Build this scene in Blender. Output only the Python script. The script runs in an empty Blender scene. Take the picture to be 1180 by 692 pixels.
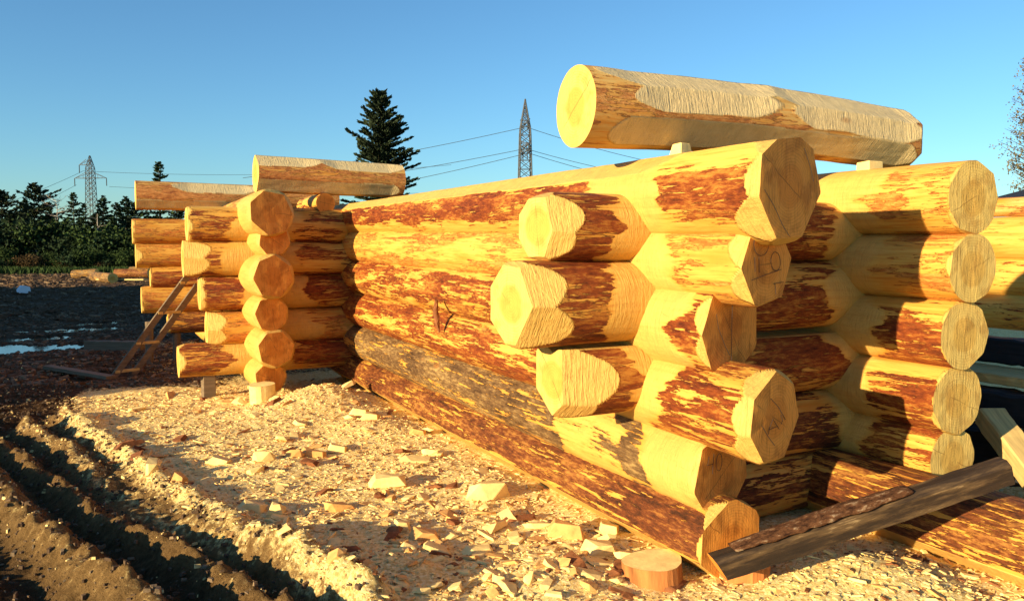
import bpy, bmesh, math, random
import numpy as np
from mathutils import Vector, Matrix, Euler

# ------------------------------------------------------------------ camera, sky, sun, exposure
S = bpy.context.scene
COL = S.collection
R = math.radians
FPX, CU, CV, EYE = 926.0, 590.0, 346.0, 1.5
YAW, PITCH = R(27.6), R(3.95)
cam_d = bpy.data.cameras.new('camera')
cam = bpy.data.objects.new('camera', cam_d); COL.objects.link(cam)
cam.location = (0, 0, EYE)
cam.rotation_euler = (R(90) - PITCH, 0, -YAW)
cam_d.sensor_width = 36; cam_d.lens = 36 * FPX / 1180
cam_d.clip_start = .05; cam_d.clip_end = 3000
S.camera = cam

SUN_EL, SUN_AZ = R(12.5), R(13)          # light travels towards +X, turned SUN_AZ towards +Y
L = Vector((math.cos(SUN_AZ) * math.cos(SUN_EL), math.sin(SUN_AZ) * math.cos(SUN_EL), -math.sin(SUN_EL)))
sd = bpy.data.lights.new('sun', 'SUN'); sun = bpy.data.objects.new('sun', sd); COL.objects.link(sun)
sun.rotation_euler = L.to_track_quat('-Z', 'Y').to_euler()
sd.energy = 5.0; sd.angle = R(.5); sd.color = (1, .80, .46)
W = bpy.data.worlds.new('World'); S.world = W; W.use_nodes = True
wn = W.node_tree; bgn = wn.nodes['Background']
sky = wn.nodes.new('ShaderNodeTexSky'); sky.sky_type = 'NISHITA'; sky.sun_disc = False
sky.sun_elevation = SUN_EL
sky.sun_rotation = math.atan2(-L.x, -L.y)      # clockwise from +Y
sky.air_density = 1.0; sky.dust_density = .3; sky.ozone_density = 3.0; sky.altitude = 0
tint = wn.nodes.new('ShaderNodeMix'); tint.data_type = 'RGBA'; tint.blend_type = 'MULTIPLY'; tint.inputs[0].default_value = 1
tint.inputs[7].default_value = (.64, .92, 1.04, 1)
wn.links.new(sky.outputs[0], tint.inputs[6]); wn.links.new(tint.outputs[2], bgn.inputs[0]); bgn.inputs[1].default_value = .086
S.view_settings.view_transform = 'Standard'; S.view_settings.look = 'None'
S.view_settings.gamma = 1; S.view_settings.exposure = 1.12
S.render.resolution_x = 1024; S.render.resolution_y = 600

RT = Vector((math.cos(YAW), -math.sin(YAW), 0)); FW = Vector((math.sin(YAW), math.cos(YAW), 0))
def ray(u, v):
    f = FW * math.cos(PITCH) + Vector((0, 0, -math.sin(PITCH)))
    up = FW * math.sin(PITCH) + Vector((0, 0, math.cos(PITCH)))
    return (f + RT * ((u - CU) / FPX) + up * ((CV - v) / FPX))
def at_z(u, v, z=0):                      # where the sight line meets a level
    d = ray(u, v); t = (z - EYE) / d.z
    return Vector((0, 0, EYE)) + d * t
def at_d(u, v, dist):                     # at a forward distance
    d = ray(u, v); t = dist / d.dot(FW)
    return Vector((0, 0, EYE)) + d * t

# ------------------------------------------------------------------ noise
def _h(i, j, k, s):
    n = (i * 374761393 + j * 668265263 + k * 2147483647 + s * 1274126177) & 0xffffffff
    n = ((n ^ (n >> 13)) * 1274126177) & 0xffffffff
    return ((n ^ (n >> 16)) & 0xffff) / 65535.0
def vnoise(x, y, z, s=0):
    x, y, z = np.broadcast_arrays(x, y, z)
    xi, yi, zi = np.floor(x).astype(np.int64), np.floor(y).astype(np.int64), np.floor(z).astype(np.int64)
    a, b, c = x - xi, y - yi, z - zi
    a, b, c = [t * t * (3 - 2 * t) for t in (a, b, c)]
    r = 0
    for dx in (0, 1):
        for dy in (0, 1):
            for dz in (0, 1):
                r = r + _h(xi + dx, yi + dy, zi + dz, s) * (a if dx else 1 - a) * (b if dy else 1 - b) * (c if dz else 1 - c)
    return r * 2 - 1
def fbm(x, y, z=0.0, oct=4, s=0):
    r = 0; am = 1; t = 0
    for o in range(oct):
        r = r + am * vnoise(x * 2 ** o, y * 2 ** o, z * 2 ** o if not np.isscalar(z) else np.array(z * 2.0 ** o), s + o * 17)
        t += am; am *= .5
    return r / t
def sstep(a, b, x):
    t = np.clip((x - a) / (b - a), 0, 1); return t * t * (3 - 2 * t)

# ------------------------------------------------------------------ object helpers
def tag(o, label=None, cat=None, group=None, kind=None):
    if label: o['label'] = label
    if cat: o['category'] = cat
    if group: o['group'] = group
    if kind: o['kind'] = kind
    return o
def mesh_obj(name, verts, faces, mat, parent=None, smooth=False, attrs=None):
    me = bpy.data.meshes.new(name)
    if isinstance(verts, np.ndarray):
        verts = np.ascontiguousarray(verts, dtype=np.float32); faces = np.asarray(faces, dtype=np.int32)
        k = faces.shape[1]
        me.vertices.add(len(verts)); me.vertices.foreach_set('co', verts.ravel())
        me.loops.add(faces.size); me.loops.foreach_set('vertex_index', faces.ravel())
        me.polygons.add(len(faces)); me.polygons.foreach_set('loop_start', np.arange(0, faces.size, k, dtype=np.int32))
        me.update(calc_edges=True)
    else:
        me.from_pydata([tuple(v) for v in verts], [], faces)
    me.validate()
    me.polygons.foreach_set('use_smooth', [smooth] * len(me.polygons))
    if attrs:
        for k2, a in attrs.items():
            at = me.attributes.new(k2, 'FLOAT', 'POINT'); at.data.foreach_set('value', np.asarray(a, dtype=np.float32).ravel())
    if mat: me.materials.append(mat)
    o = bpy.data.objects.new(name, me); COL.objects.link(o)
    if parent: o.parent = parent
    return o
def empty(name, loc=(0, 0, 0), rz=0):
    o = bpy.data.objects.new(name, None); COL.objects.link(o); o.location = loc; o.rotation_euler = (0, 0, rz); return o
class MB:
    def __init__(s): s.v = []; s.f = []
    def add(s, vs, fs):
        n = len(s.v); s.v += [tuple(v) for v in vs]; s.f += [tuple(i + n for i in f) for f in fs]
    def box(s, c, d, rot=None):
        M = rot or Matrix.Identity(3)
        vs = [Vector(c) + M @ Vector((sx * d[0] / 2, sy * d[1] / 2, sz * d[2] / 2)) for sx in (-1, 1) for sy in (-1, 1) for sz in (-1, 1)]
        s.add(vs, [(0, 1, 3, 2), (4, 6, 7, 5), (0, 4, 5, 1), (2, 3, 7, 6), (0, 2, 6, 4), (1, 5, 7, 3)])
    def bar(s, a, b, w, h=None):
        a, b = Vector(a), Vector(b); h = h or w
        q = (b - a).to_track_quat('X', 'Z').to_matrix()
        s.box((a + b) / 2, ((b - a).length, w, h), q)
    def tube(s, pts, rad, n=6, cap=True):
        pts = [Vector(p) for p in pts]; m = len(pts)
        rr = rad if isinstance(rad, (list, tuple)) else [rad] * m
        vs = []
        for i, p in enumerate(pts):
            t = (pts[min(i + 1, m - 1)] - pts[max(i - 1, 0)]).normalized()
            u = t.cross(Vector((0, 0, 1)) if abs(t.z) < .95 else Vector((1, 0, 0))).normalized(); w = t.cross(u)
            vs += [p + (u * math.cos(2 * math.pi * k / n) + w * math.sin(2 * math.pi * k / n)) * rr[i] for k in range(n)]
        fs = [(i * n + k, i * n + (k + 1) % n, (i + 1) * n + (k + 1) % n, (i + 1) * n + k) for i in range(m - 1) for k in range(n)]
        if cap: fs += [tuple(range(n)), tuple(range((m - 1) * n, m * n))[::-1]]
        s.add(vs, fs)
    def build(s, name, mat, parent=None, smooth=False): return mesh_obj(name, s.v, s.f, mat, parent, smooth)

# ------------------------------------------------------------------ materials
class NT:
    def __init__(s, name, rough=.8, spec=.2):
        s.m = bpy.data.materials.new(name); s.m.use_nodes = True; s.t = s.m.node_tree
        s.b = s.t.nodes['Principled BSDF']; s.b.inputs['Roughness'].default_value = rough
        s.b.inputs['Specular IOR Level'].default_value = spec
    def n(s, ty, **k):
        x = s.t.nodes.new(ty)
        for a, b in k.items(): setattr(x, a, b)
        return x
    def l(s, a, b): s.t.links.new(a, b)
    def math(s, op, a, b=None, clamp=False):
        x = s.n('ShaderNodeMath', operation=op, use_clamp=clamp)
        for i, q in enumerate((a, b)):
            if q is None: continue
            if isinstance(q, (int, float)): x.inputs[i].default_value = q
            else: s.l(q, x.inputs[i])
        return x.outputs[0]
    def coord(s, scale=(1, 1, 1), kind='Object', rand=0):
        tc = s.n('ShaderNodeTexCoord'); mp = s.n('ShaderNodeMapping'); mp.inputs['Scale'].default_value = scale
        src = tc.outputs[kind]
        if rand:
            oi = s.n('ShaderNodeObjectInfo'); ad = s.n('ShaderNodeVectorMath', operation='ADD')
            k = s.math('MULTIPLY', oi.outputs['Random'], rand); s.l(src, ad.inputs[0]); s.l(k, ad.inputs[1]); src = ad.outputs[0]
        s.l(src, mp.inputs['Vector']); return mp.outputs[0]
    def noise(s, vec, scale, detail=4, rough=.55, dist=0):
        x = s.n('ShaderNodeTexNoise'); x.inputs['Scale'].default_value = scale; x.inputs['Detail'].default_value = detail
        x.inputs['Roughness'].default_value = rough; x.inputs['Distortion'].default_value = dist
        if vec is not None: s.l(vec, x.inputs['Vector'])
        return x.outputs['Fac']
    def ramp(s, fac, stops):
        x = s.n('ShaderNodeValToRGB'); e = x.color_ramp.elements
        while len(e) < len(stops): e.new(.5)
        for q, (p, c) in zip(e, stops): q.position = p; q.color = (*c, 1) if len(c) == 3 else c
        s.l(fac, x.inputs[0]); return x.outputs[0]
    def step(s, x, a, b):
        m = s.n('ShaderNodeMapRange', interpolation_type='SMOOTHSTEP'); s.l(x, m.inputs[0])
        for i, q in ((1, a), (2, b)):
            if isinstance(q, (int, float)): m.inputs[i].default_value = q
            else: s.l(q, m.inputs[i])
        return m.outputs[0]
    def mix(s, f, a, b):
        x = s.n('ShaderNodeMix', data_type='RGBA')
        for q, i in ((f, 0), (a, 6), (b, 7)):
            if isinstance(q, (int, float)): x.inputs[i].default_value = q
            elif isinstance(q, tuple): x.inputs[i].default_value = (*q, 1)
            else: s.l(q, x.inputs[i])
        return x.outputs[2]
    def attr(s, name): return s.n('ShaderNodeAttribute', attribute_name=name).outputs['Fac']
    def bump(s, h, strength=1, dist=.01, prev=None):
        x = s.n('ShaderNodeBump'); x.inputs['Strength'].default_value = strength; x.inputs['Distance'].default_value = dist
        s.l(h, x.inputs['Height'])
        if prev is not None: s.l(prev, x.inputs['Normal'])
        return x.outputs[0]
    def done(s, col=None, nrm=None):
        if col is not None:
            if isinstance(col, tuple): s.b.inputs['Base Color'].default_value = (*col, 1)
            else: s.l(col, s.b.inputs['Base Color'])
        if nrm is not None: s.l(nrm, s.b.inputs['Normal'])
        return s.m

def log_material(name, bark_dark, bark_mid, bark_light, wood_a=(.62, .365, .072), wood_b=(.50, .20, .020), chop_col=(.64, .385, .10)):
    t = NT(name, .62, .25)
    c3 = t.coord(rand=40); c4 = t.coord((1.2, 4.5, 4.5), rand=17)
    bark = t.attr('bark'); chop = t.attr('chop')
    n1 = t.noise(t.coord((1.3, 8, 8), rand=40), 1, 5, .6, .6); n2 = t.noise(t.coord((4, 46, 46), rand=33), 1, 5, .65); n2b = t.noise(t.coord((22, 110, 110), rand=13), 1, 3, .6)
    n = t.math('ADD', t.math('ADD', t.math('MULTIPLY', n1, .48), t.math('MULTIPLY', n2, .38)), t.math('MULTIPLY', n2b, .14))
    th = t.math('SUBTRACT', .685, t.math('MULTIPLY', bark, .34))
    mask = t.step(t.math('SUBTRACT', n, th), -.004, .006)
    slit = t.noise(t.coord((2.6, 30, 30), rand=71), 1, 6, .7, .3)
    mask = t.math('MULTIPLY', mask, t.math('SUBTRACT', 1.0, t.step(slit, .56, .58)))
    # inner bast: a wider orange fringe round the bark
    fringe = t.step(t.math('SUBTRACT', n, th), -.075, .0)
    streak = t.noise(t.coord((1.2, 26, 26), rand=9), 1.6, 6, .65)
    wood = t.ramp(streak, [(.3, wood_b), (.52, wood_a), (.72, tuple(min(1, c * 1.06) for c in wood_a))])
    blot = t.noise(c4, 1.3, 4)
    wood = t.mix(t.step(blot, .50, .74), wood, (.52, .22, .025))
    chopc = t.ramp(t.noise(c3, 14, 5), [(.3, tuple(c * .84 for c in chop_col)), (.6, chop_col)])
    chopc = t.mix(t.math('MULTIPLY', t.step(t.noise(t.coord((60, 10, 10), rand=5), 1, 4, .65, .8), .5, .68), .35), chopc, tuple(c * .68 for c in chop_col))
    fine = t.step(t.noise(t.coord((3.2, 64, 64), rand=19), 1, 4, .62), .56, .64)
    wood = t.mix(t.math('MULTIPLY', fine, t.math('MULTIPLY', t.step(bark, .0, .2), .6)), wood, (.50, .17, .025))
    wood = t.mix(t.math('MULTIPLY', chop, .9), wood, chopc)
    fr = t.math('MULTIPLY', fringe, t.math('MULTIPLY', t.step(bark, .05, .3), .55))
    wood = t.mix(fr, wood, (.60, .24, .035))
    flake = t.noise(t.coord((9, 34, 34), rand=23), 1.5, 6, .75)
    bl = t.noise(t.coord((1.1, 6, 6), rand=61), 1.5, 4, .6)
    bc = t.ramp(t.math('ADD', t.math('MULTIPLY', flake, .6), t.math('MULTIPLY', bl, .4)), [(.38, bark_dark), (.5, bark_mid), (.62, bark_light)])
    col = t.mix(mask, wood, bc)
    # knots: small dark ovals
    vo = t.n('ShaderNodeTexVoronoi'); vo.inputs['Scale'].default_value = 1
    t.l(t.coord((1.5, 4, 4), rand=31), vo.inputs['Vector'])
    kn = t.math('SUBTRACT', 1.0, t.step(vo.outputs['Distance'], .05, .12))
    kn = t.math('MULTIPLY', kn, t.step(vo.outputs['Color'], .45, .5))
    col = t.mix(t.math('MULTIPLY', kn, .7), col, (.30, .12, .03))
    ck = t.math('ABSOLUTE', t.math('SUBTRACT', t.noise(t.coord((.9, 13, 13), rand=47), 1, 2, .5, .2), .5))
    ck = t.math('MULTIPLY', t.math('SUBTRACT', 1.0, t.step(ck, .001, .0045)), t.step(t.noise(c4, 2.3, 2), .52, .58))
    col = t.mix(t.math('MULTIPLY', ck, t.math('SUBTRACT', .8, t.math('MULTIPLY', chop, .6))), col, (.14, .045, .01))
    h1 = t.math('ADD', t.math('MULTIPLY', mask, .35), t.math('MULTIPLY', flake, t.math('MULTIPLY', mask, .9)))
    nb = t.bump(h1, 1, .018)
    # saw and axe marks across the hewn faces
    hew = t.math('ADD', t.noise(t.coord((85, 9, 9), rand=5), 1, 3, .6, .8), t.math('MULTIPLY', t.noise(c3, 34, 4, .7), .6))
    nb = t.bump(t.math('MULTIPLY', hew, chop), 1.0, .009, nb)
    nb = t.bump(t.noise(t.coord((6, 120, 120), rand=3), 1, 3), .35, .002, nb)
    nb = t.bump(t.noise(t.coord((4, 22, 22), rand=3), 1, 4), .5, .007, nb)
    return t.done(col, nb)
M = {}
M['red'] = log_material('red_bark_log', (.085, .014, .005), (.25, .052, .009), (.52, .22, .035))
M['grey'] = log_material('grey_bark_log', (.05, .024, .010), (.16, .085, .033), (.42, .27, .10), wood_b=(.46, .24, .04))
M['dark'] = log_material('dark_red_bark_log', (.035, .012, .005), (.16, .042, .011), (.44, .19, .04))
M['orange'] = log_material('orange_bast_log', (.30, .07, .015), (.55, .20, .035), (.75, .40, .09))
M['chalk'] = log_material('pale_sawn_log', (.22, .06, .015), (.48, .19, .05), (.66, .34, .11), wood_a=(.58, .37, .12), wood_b=(.46, .22, .045), chop_col=(.66, .51, .27))

def endgrain(name, sap, heart, ringc, saw=1.0):
    t = NT(name, .75, .15)
    tc = t.n('ShaderNodeTexCoord'); sp = t.n('ShaderNodeSeparateXYZ'); t.l(tc.outputs['Object'], sp.inputs[0])
    oi = t.n('ShaderNodeObjectInfo')
    r2 = t.math('ADD', t.math('MULTIPLY', sp.outputs[1], sp.outputs[1]), t.math('MULTIPLY', sp.outputs[2], sp.outputs[2]))
    rr = t.math('SQRT', r2)
    c3 = t.coord(rand=20)
    wob = t.math('MULTIPLY', t.noise(c3, 6, 3), .045); rw = t.math('ADD', rr, wob)
    ring = t.math('SINE', t.math('MULTIPLY', rw, 480)); ringf = t.math('MULTIPLY', t.step(ring, .2, 1.0), t.noise(c3, 9, 3))
    col = t.mix(t.step(rw, .10, .125), heart, sap)
    col = t.mix(t.math('MULTIPLY', ringf, .5), col, ringc)
    patch = t.noise(c3, 9, 5, .6); col = t.mix(t.math('MULTIPLY', t.step(patch, .46, .68), .5), col, ringc)
    # radial checks
    ang = t.math('ARCTAN2', sp.outputs[2], sp.outputs[1])
    av = t.math('ADD', t.math('ADD', ang, t.math('MULTIPLY', oi.outputs['Random'], 6)), t.math('MULTIPLY', t.noise(c3, 10, 3), .35))
    cr = t.math('ABSOLUTE', t.math('SINE', t.math('MULTIPLY', av, 1.0)))
    crk = t.math('SUBTRACT', 1.0, t.step(t.math('MULTIPLY', cr, rr), .0006, .0036))
    crk = t.math('MULTIPLY', crk, t.step(t.noise(c3, 5, 2), .44, .54))
    col = t.mix(t.math('MULTIPLY', crk, .6), col, (.16, .07, .02))
    # saw scratches
    sc = t.coord((20, 95, 9), rand=7); s1 = t.noise(sc, 1, 4, .7, .4)
    col = t.mix(t.math('MULTIPLY', t.step(s1, .52, .7), .45 * saw), col, tuple(c * .62 for c in ringc))
    nb = t.bump(s1, .6 * saw, .006); nb = t.bump(t.noise(c3, 60, 4, .7), .4, .003, nb)
    nb = t.bump(t.noise(c3, 8, 3), .5, .01, nb)
    return t.done(col, nb)
M['end_pale'] = endgrain('pale_end_grain', (.66, .44, .12), (.57, .33, .065), (.44, .21, .035), .7)
M['end_brown'] = endgrain('shade_brown_end_grain', (.76, .31, .055), (.68, .25, .04), (.30, .085, .012), 1.1)  # shade of the faces turned from the sun is mixed into this brown
M['end_saw'] = endgrain('scratched_end_grain', (.66, .46, .14), (.58, .36, .09), (.34, .16, .035), 1.5)

def plain(name, c, rough=.8, var=.25, scale=8, bumpd=.004, spec=.2, stretch=(1, 1, 1)):
    t = NT(name, rough, spec); v = t.coord(stretch, rand=11)
    n = t.noise(v, scale, 6, .65)
    col = t.ramp(n, [(.3, tuple(x * (1 - var) for x in c)), (.7, tuple(min(1, x * (1 + var)) for x in c))])
    return t.done(col, t.bump(n, .6, bumpd))
M['chip'] = plain('chip_wood', (.84, .60, .24), .75, .22, 14, .006)
M['chip2'] = plain('chip_orange_wood', (.66, .36, .12), .75, .3, 14, .006)
M['chip3'] = plain('chip_bark', (.22, .08, .03), .85, .5, 18, .01)
M['plank'] = plain('weathered_plank', (.17, .12, .075), .8, .35, 6, .004, stretch=(.3, 6, 6))
M['black'] = plain('black_timber', (.018, .018, .022), .7, .4, 6, .004, stretch=(.3, 5, 5))  # near-black base colour for the beams at the right edge
M['pale_plank'] = plain('pale_plank', (.52, .36, .14), .8, .3, 5, .004, stretch=(.4, 8, 8))
M['metal'] = plain('aged_metal', (.30, .29, .28), .5, .3, 10, .002)
M['steel'] = plain('galvanised_steel', (.07, .075, .085), .6, .15, 2, .001)
M['wire'] = plain('cable', (.05, .055, .06), .7, .1, 2, .0)
M['roof'] = plain('dark_roofing', (.022, .022, .03), .7, .3, 3, .01)
M['white'] = plain('white_plastic', (.8, .8, .82), .5, .05, 12, .01)
M['pencil'] = plain('pencil_line', (.05, .035, .03), .8, .1, 9, 0)
M['trunk'] = plain('tree_bark', (.075, .05, .035), .9, .4, 6, .02)
M['pale_trunk'] = plain('pale_tree_bark', (.35, .30, .25), .9, .4, 6, .02)
M['stump'] = plain('stump_bark', (.40, .15, .045), .85, .5, 16, .012, stretch=(1, 1, .15))
def leaf(name, c, var=.45, trans=.15):
    t = NT(name, .8, .08)
    g = t.n('ShaderNodeNewGeometry'); oi = t.n('ShaderNodeObjectInfo')
    f = t.math('ADD', t.math('MULTIPLY', g.outputs['Random Per Island'], .7), t.math('MULTIPLY', oi.outputs['Random'], .3))
    return t.done(t.ramp(f, [(.0, tuple(x * (1 - var) for x in c)), (1, tuple(x * (1 + var) for x in c))]))
M['spruce'] = leaf('spruce_needles', (.020, .036, .016), .6)
M['pine'] = leaf('pine_needles', (.026, .038, .020), .6)
M['leafy'] = leaf('shrub_leaves', (.030, .050, .014), .6)
M['dry'] = leaf('dry_shrub', (.08, .05, .022), .5)
M['autumn'] = leaf('sparse_leaves', (.13, .11, .06), .4)

def ground_mat():
    t = NT('ground', .9, .05); c = t.coord()
    sd_ = t.attr('sawdust'); wet = t.attr('wet')
    n1 = t.noise(c, 3, 7, .65); n2 = t.noise(c, 22, 6, .7); n3 = t.noise(c, 90, 4, .75)
    mud = t.ramp(n2, [(.3, (.030, .016, .007)), (.55, (.095, .052, .024)), (.75, (.19, .11, .048))])
    mud_sunlit = t.ramp(n2, [(.3, (.24, .13, .045)), (.6, (.48, .29, .11)), (.8, (.62, .43, .18))])
    mud = t.mix(t.attr('light'), mud, mud_sunlit)  # ridge mud turns paler: low sunlight put into the colour
    vo = t.n('ShaderNodeTexVoronoi'); vo.inputs['Scale'].default_value = 75; t.l(c, vo.inputs['Vector'])
    sp = t.n('ShaderNodeSeparateColor'); t.l(vo.outputs['Color'], sp.inputs[0])
    dust = t.ramp(sp.outputs[0], [(0, (.55, .34, .10)), (.2, (.78, .55, .20)), (.7, (.88, .67, .29)), (1, (.93, .77, .40))])
    dust = t.mix(t.math('MULTIPLY', t.step(n1, .50, .70), .35), dust, (.62, .40, .17))
    dust = t.mix(t.math('MULTIPLY', t.step(n3, .60, .70), .4), dust, (.42, .24, .09))
    f = t.step(t.math('ADD', sd_, t.math('MULTIPLY', t.math('SUBTRACT', n2, .5), 1.1)), .38, .58)
    col = t.mix(f, mud, dust)
    col = t.mix(t.attr('grass'), col, t.ramp(n2, [(.3, (.02, .028, .01)), (.7, (.07, .07, .03))]))
    nb = t.bump(n2, .7, .022); nb = t.bump(t.math('MULTIPLY', t.math('ADD', t.noise(c, 14, 8, .8, .3), n3), t.math('SUBTRACT', 1.0, t.math('MINIMUM', sd_, 1.0))), .8, .022, nb); nb = t.bump(n3, .6, .006, nb)
    nb = t.bump(t.math('MULTIPLY', sp.outputs[1], sd_), .5, .006, nb)
    rg = t.n('ShaderNodeMix'); rg.inputs[2].default_value = .88; rg.inputs[3].default_value = .75; t.l(wet, rg.inputs[0]); t.l(rg.outputs[0], t.b.inputs['Roughness'])
    return t.done(col, nb)
M['ground'] = ground_mat()
tw = NT('puddle_water', .04, .5); tw.b.inputs['Base Color'].default_value = (.015, .014, .013, 1)
M['water'] = tw.done(None, tw.bump(tw.noise(tw.coord(), 30, 2), .03, .002))

# ------------------------------------------------------------------ ground
def gp(pts): return [tuple(at_z(u, v)[:2]) for u, v in pts]
RIDGES = [  # polyline on the ground, height, width, how pale (sawdust coat and painted sunlight)
    (gp([(-160, 430), (-60, 520), (0, 573), (60, 632), (137, 692), (240, 790)]), .115, .105, .55),
    (gp([(-120, 452), (0, 518), (118, 597), (200, 640), (283, 687), (420, 790)]), .095, .075, .45),
    (gp([(31, 491), (75, 520), (120, 553), (177, 593), (250, 625), (330, 660), (430, 700)]), .075, .08, .7),
    (gp([(79, 479), (130, 520), (197, 569), (300, 632), (400, 690), (520, 780)]), .085, .10, 1.0),
]
def polydist(x, y, P):
    best = np.full(x.shape, 1e9)
    for (ax, ay), (bx, by) in zip(P[:-1], P[1:]):
        dx, dy = bx - ax, by - ay; L2 = dx * dx + dy * dy
        t = np.clip(((x - ax) * dx + (y - ay) * dy) / L2, 0, 1)
        best = np.minimum(best, np.hypot(x - ax - t * dx, y - ay - t * dy))
    return best
def r4x(y):
    P = RIDGES[3][0]; ys = [p[1] for p in P][::-1]; xs = [p[0] for p in P][::-1]
    return np.interp(y, ys, xs)
MOUNDS = [(*at_z(375, 468)[:2], .17, .45), (*at_z(330, 480)[:2], .06, .4), (*at_z(1010, 680)[:2], .10, .35), (*at_z(900, 690)[:2], .05, .3), (*at_z(470, 655)[:2], .05, .16),
          (*at_z(640, 665)[:2], .05, .25), (2.1, 4.4, .05, .3), (2.0, 6.2, .06, .35)]
PUD = ((8, 405, .50, .55), (66, 402, .34, .36), (88, 381, .8, .34), (42, 391, .45, .30), (112, 373, .5, .4))
def ground_h(x, y, full=False):
    x = np.asarray(x, float); y = np.asarray(y, float)
    near = 1 - sstep(14, 24, np.hypot(x, y - 4))
    h = .035 * fbm(x * .9, y * .9, .3, 3, 1)
    inner = sstep(-.10, .18, x - r4x(y)) * (1 - sstep(8.7, 10.2, y + .5 * fbm(x, y, 1, 2, 8)))
    wob = .05 * fbm(x * 3.5, y * 3.5, 0, 3, 21)
    ridge = np.zeros_like(x); light = np.zeros_like(x)
    for P, a, w, pale in RIDGES:
        d = polydist(x + wob, y + wob, P)
        k = np.exp(-(d / w) ** 2) * (1 + .7 * fbm(x * 6, y * 6, 0, 4, 5))
        ridge += a * k - .035 * np.exp(-((d - .2) / .1) ** 2) * (1 - inner)
        light = np.maximum(light, pale * np.exp(-(d / (w * 1.5)) ** 2))
    cut = 1 - sstep(9.2, 10.5, y)
    h = h + ridge * cut
    # churned mud beyond
    far = sstep(8.5, 11, y) * (1 - inner)
    h = h + far * (.05 * fbm(x * .9, y * 3.2, 2, 4, 3) + .03 * fbm(x * 3.1, y * 5, 4, 3, 4)) - .02 * far
    left = (1 - inner) * (1 - far)
    h = h + left * (.022 * fbm(x * 7, y * 7, 4, 3, 6))
    h = h + inner * (.012 * fbm(x * 5, y * 5, 4, 4, 9) + .018 * fbm(x * 2, y * 2, 4, 3, 19))
    h = h + near * (.008 + .012 * (1 - inner)) * fbm(x * 20, y * 20, 0, 3, 11)
    for mx, my, a, w in MOUNDS: h = h + a * np.exp(-((x - mx) ** 2 + (y - my) ** 2) / w ** 2)
    # puddle hollows
    for u, v, wx, wy in PUD:
        p = at_z(u, v, -.06); q2 = (((x - p.x) / wx) ** 2 + ((y - p.y) / wy) ** 2) * (1 + .5 * fbm(x * 2.5, y * 2.5, 7, 2, 71)); k = np.exp(-q2 / 6)
        h = h * (1 - k) - .03 * k - .05 * np.exp(-q2 ** 2)
    # debris-strewn strip before the wood
    h = h + .28 * np.clip(fbm(x * .35, y * .35, 5, 3, 31), 0, 1) * sstep(20, 26, y - x * .2) * (1 - sstep(44, 50, y))
    # unseen heap of earth, added left of view to shade the far mud
    shade_bank = np.exp(-((x + 7.2) / 1.5) ** 2) * sstep(6.3, 7.9, y) * (1 - sstep(29, 35, y))
    h = h + (2.15 + .25 * fbm(x * .5, y * .35, 0, 3, 41)) * shade_bank
    if not full: return h
    saw = inner.copy()
    saw = np.maximum(saw, .62 * light * (1 - sstep(7.5, 9, y)))
    saw = saw * (1 - .0 * y)
    dirt = np.clip(.5 + fbm(x * 1.3, y * 1.3, 0, 4, 51), 0, 1)
    saw = np.clip(saw - .16 * dirt * inner * (x < r4x(y) + .8), 0, 1)
    saw = np.maximum(saw, .45 * (1 - sstep(2.2, 3.0, np.hypot(x - 1, (y - 10) / 1.5))) * sstep(-.2, .9, x + .5 * fbm(x * 1.2, y * 1.2, 0, 3, 61)))
    saw = np.maximum(saw, sstep(3.0, 3.4, x) * (1 - sstep(11, 13, y)) * .8)
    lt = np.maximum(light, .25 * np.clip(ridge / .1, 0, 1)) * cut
    grass = sstep(44, 50, np.hypot(x, y))
    wet = (1 - saw) * sstep(8, 10, y)
    return h, saw, lt, wet, grass
def axis(a, b, step, lo, hi, growth=1.13):
    mid = list(np.arange(a, b, step)); up = [mid[-1]]; s = step
    while up[-1] < hi: s *= growth; up.append(up[-1] + s)
    dn = [mid[0]]; s = step
    while dn[-1] > lo: s *= growth; dn.append(dn[-1] - s)
    return np.array(dn[::-1][:-1] + mid + up[1:])
gx = axis(-1.3, 4.3, .017, -900, 900, 1.09); gy = axis(1.9, 10, .02, -300, 1800, 1.045)
X, Y = np.meshgrid(gx, gy)
H, SAW, LT, WET, GR = ground_h(X, Y, True)
n_, m_ = X.shape; idx = np.arange(n_ * m_).reshape(n_, m_)
fc = np.stack([idx[:-1, :-1], idx[:-1, 1:], idx[1:, 1:], idx[1:, :-1]], -1).reshape(-1, 4)
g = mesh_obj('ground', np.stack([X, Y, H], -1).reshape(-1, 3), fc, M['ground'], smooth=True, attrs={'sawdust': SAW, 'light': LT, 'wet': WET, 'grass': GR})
tag(g, kind='structure')
def gh(x, y): return float(ground_h(np.array([x]), np.array([y]))[0])
for i_, (u, v, wx, wy) in enumerate(PUD):
    p = at_z(u, v, -.06); pts = [(p.x + 1.25 * wx * math.cos(k * math.pi / 12), p.y + 1.25 * wy * math.sin(k * math.pi / 12), -.036 - .004 * i_) for k in range(24)]
    tag(mesh_obj('puddle', pts, [tuple(range(24))], M['water']), kind='structure')

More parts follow.
